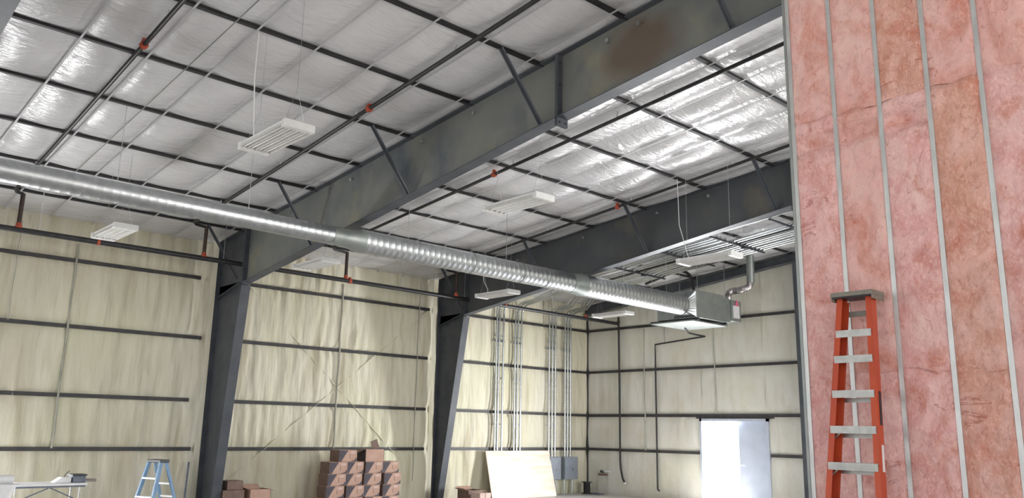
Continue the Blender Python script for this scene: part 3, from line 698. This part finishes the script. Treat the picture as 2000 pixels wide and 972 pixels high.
MB(o).bar((x-.2, y-.002, z+.27), (x-.2, y-.16, z+.20), .3, .005).build('side_flap', M['kraft_dark'], r)

def plain_box(o, dx, w, h, m_, label, opened=False):
    r = thing('cardboard_box', o, label, 'box'); x, y, z = o
    if not opened:
        MB(o).box(x-dx, x, y, y+w, z, z+h).build('box_body', M[m_], r, bevel=.005)
        MB(o).box(x-dx*.55, x-dx*.45, y-.002, y+w+.002, z+h, z+h+.003).box(x, x+.003, y+w*.48, y+w*.52, z+h*.3, z+h).build('tape_seam', M['kraft_dark'], r)
    else:
        MB(o).box(x-dx, x, y, y+w, z, z+.005).box(x-dx, x-dx+.006, y, y+w, z, z+h).box(x-.006, x, y, y+w, z, z+h).box(x-dx, x, y, y+.006, z, z+h).box(x-dx, x, y+w-.006, y+w, z, z+h).build('box_body', M[m_], r)
        MB(o).bar((x-dx/2, y, z+h), (x-dx/2, y-.14, z+h+.05), dx*.9, .005).build('flap', M['kraft'], r)
        MB(o).bar((x-dx, y+w*.5, z+h), (x-dx-.12, y+w*.5, z+h+.07), w*.9, .005).build('flap', M['kraft'], r)
        MB(o).bar((x-dx*.5, y+w, z+h), (x-dx*.5, y+w+.13, z+h-.04), dx*.9, .005).build('flap', M['kraft_pale'], r)
    return r
plain_box((1.0, -12.0, 0), .4, .46, .50, 'kraft_dark', 'dull brown box on the floor just right of the first column')
plain_box((.96, -11.90, .503), .36, .34, .175, 'kraft_dark', 'dull brown box sitting on another box right of the first column')
plain_box((1.0, -11.42, 0), .45, .46, .50, 'kraft', 'low brown box with an open lid beside the dull brown boxes', True)
plain_box((1.05, -5.62, 0), .42, .50, .30, 'kraft_dark', 'open dark cardboard box with ragged flaps beside the plywood', True)
plain_box((1.50, -5.62, 0), .28, .36, .26, 'kraft_pale', 'small pale pink box in front of the plywood corner')

# blue step ladder
bl = thing('step_ladder', (2.2, -13.8, 0), 'short blue step ladder standing open left of the first column', 'ladder'); o = bl.location
top = Vector((2.0, -13.72, 1.13))
def blr(s, t, front):   # rail point, t from 0 (top) to 1 (floor)
    hwid = .15+.10*t
    ax = Vector((.34, -.94, 0)); along = Vector((.94, .34, 0))
    ctr = top+Vector((0, 0, -1.13*t))+(ax*(.06+.26*t) if front else -ax*(.05+.40*t))
    return ctr+along*(s*hwid)
for s in (-1, 1):
    MB(o).bar(blr(s, 0, 1), blr(s, 1, 1), .035, .07, (.34, -.94, 0)).build('front_rail', M['ladder_b'], bl)
    MB(o).bar(blr(s*.9, 0, 0), blr(s*.9, 1, 0), .03, .05, (.34, -.94, 0)).build('rear_rail', M['ladder_b'], bl)
for t in (.26, .54, .82):
    MB(o).bar(blr(-1, t, 1), blr(1, t, 1), .09, .03).build('step', M['whitefoam'], bl)
for t in (.35, .55, .85):
    MB(o).bar(blr(-.9, t, 0), blr(.9, t, 0), .03, .03).build('rear_bar', M['whitefoam'], bl)
MB(o).bar(top+Vector((-.165, -.06, .0)), top+Vector((.165, .06, .0)), .2, .055).build('top_cap', M['dark'], bl, bevel=.01)
# leaning strip
b = MB((.7, -12.5, 0)); b.bar((.62, -12.62, 0), (.20, -12.42, 1.03), .035, .02)
tag(b.build('leaning_strip', M['steelgrey']), 'thin grey strip leaning beside the first column', 'strip')
# work table with white roll and tool
tb = thing('folding_table', (2.0, -15.4, 0), 'white folding work table against the foam wall at far left', 'table'); o = tb.location
TY0, TY1, TX0, TX1 = -16.1, -14.95, 1.7, 2.3
MB(o).box(TX0, TX1, TY0, TY1, .765, .80).build('table_top', M['whitefoam'], tb, bevel=.008)
MB(o).box(TX1-.06, TX1-.03, TY0+.03, TY1-.03, .735, .765).box(TX0+.03, TX0+.06, TY0+.03, TY1-.03, .735, .765).build('apron_rail', M['steelgrey'], tb)
for y, q in ((TY0+.1, TY0+.58), (TY1-.1, TY1-.55)):
    for x in (TX0+.06, TX1-.06):
        MB(o).tube([(x, y, 0), (x, y, .74)], .014, 8).build('leg', M['alu'], tb)
    MB(o).tube([(TX0+.06, y, .14), (TX1-.06, y, .14)], .011, 6).build('cross_bar', M['alu'], tb)
    MB(o).tube([(TX1-.06, y, .52), (TX1-.06, q, .73)], .010, 6).build('folding_brace', M['steelgrey'], tb)
bk = MB((2.05, -16.25, .80)); 
pts = [(2.02, -16.12, .81+.06*0)]
bk = MB((2.4, -16.08, .55)); bk.tube([(2.42, -16.24, .60), (2.42, -16.22, .60), (2.42, -16.0, .60), (2.42, -15.98, .60)], [.13, .165, .165, .13], 20)
rl = thing('sheeting_roll', (2.42, -16.1, .6), 'bundle of white plastic sheeting draped off the left end of the table', 'sheeting'); o = rl.location
bk.o = Vector((0, 0, 0))
n = 14; vs = []; fs = []
for i in range(n+1):
    for j in range(9):
        u = i/n; v = j/8
        # sheet lying on the table then hanging over the front-left edge
        s_ = v*.75
        if s_ < .28: px, pz = TX1-.25+s_, .806
        else: px, pz = TX1+.035+.03*math.sin(u*9), .806-(s_-.28)*.75
        vs.append((px+.02*nz(u*5, v*5, 3), -16.42+u*(.50-.22*v)+.02*nz(u*4, v*6), pz+.03*(1 if s_ < .28 else 0)*abs(nz(u*6, v*6, 9))))
for i in range(n):
    for j in range(8):
        a = i*9+j; fs.append((a, a+1, a+10, a+9))
sh = MB(o).add(vs, fs).build('hanging_sheet', M['whitefoam'], rl, smooth=True)
md = sh.modifiers.new('thick', 'SOLIDIFY'); md.thickness = .012
MB(o).tube([(2.12, -16.40, .875), (2.12, -16.39, .875), (2.12, -16.02, .875), (2.12, -16.01, .875)], [.045, .068, .068, .045], 16).build('roll', M['whitefoam'], rl, smooth=True)
sw = thing('tile_saw', (2.0, -15.05, .80), 'grey bench saw with a white guard on the right end of the table', 'tool'); o = sw.location
MB(o).box(1.86, 2.14, -15.14, -14.94, .80, .91).build('motor_housing', M['steelgrey'], sw, bevel=.012)
MB(o).box(1.84, 2.16, -15.16, -14.93, .91, .93).build('dark_lid', M['dark'], sw)
MB(o).prism([(-15.42, .80), (-15.16, .80), (-15.16, .89), (-15.30, .885)], 'x', 1.88, 2.12).build('blade_guard', M['whitefoam'], sw, bevel=.01)
MB(o).box(1.9, 2.1, -14.94, -14.76, .805, .845).build('extension_arm', M['cap'], sw)
MB(o).tube([(2.0, -15.25, .89), (2.0, -15.20, .96), (2.0, -15.17, .985)], .012, 8).build('handle', M['cap'], sw)
# spool in the corner
sp = thing('cable_spool', (.42, -.5, 0), 'small black cable spool on the floor in the corner', 'spool'); o = sp.location
for z in (.005, .33): MB(o).tube([(.42, -.5, z), (.42, -.5, z+.02)], .155, 20).build('spool_disc', M['dark'], sp)
MB(o).tube([(.42, -.5, .025), (.42, -.5, .33)], .10, 16).build('wound_cable', M['insul'], sp, smooth=True)
rg = MB((.78, -.42, .04)); rg.box(.62, .92, -.52, -.32, 0.001, .05); tag(rg.build('flat_offcut', M['steelgrey'], bevel=.01), 'dark scrap lying on the floor beside the cable spool', 'scrap')
# wiring stub on the end wall
st = thing('wiring_stub', (.68, -.06, .6), 'wall box with loose wires low on the end wall near the corner', 'wall box'); o = st.location
MB(o).box(.48, .82, -.07, -.02, .53, .58).build('bracket', M['kraft_dark'], st)
MB(o).box(.58, .68, -.08, -.02, .61, .68).build('junction_box', M['dark'], st)
MB(o).box(.76, .92, -.08, -.03, .63, .67).build('white_cap', M['whitefoam'], st)
MB(o).tube([(.63, -.06, .66), (.70, -.09, .66), (.77, -.07, .65)], .010, 6).build('wire', M['whitefoam'], st)

cb = MB((6, -15.95, 6)); cb.tube([(2.72, -15.92, roofz(2.72, -.13)), (5.5, -15.9, roofz(5.5, -.125)), (9.2, -15.88, roofz(9.2, -.12)), (18, -15.85, roofz(18, -.12))], .008, 6)
tag(cb.build('roof_cable', M['galv_dull']), 'thin grey cable stretched under the near ceiling between the straps', 'cable')
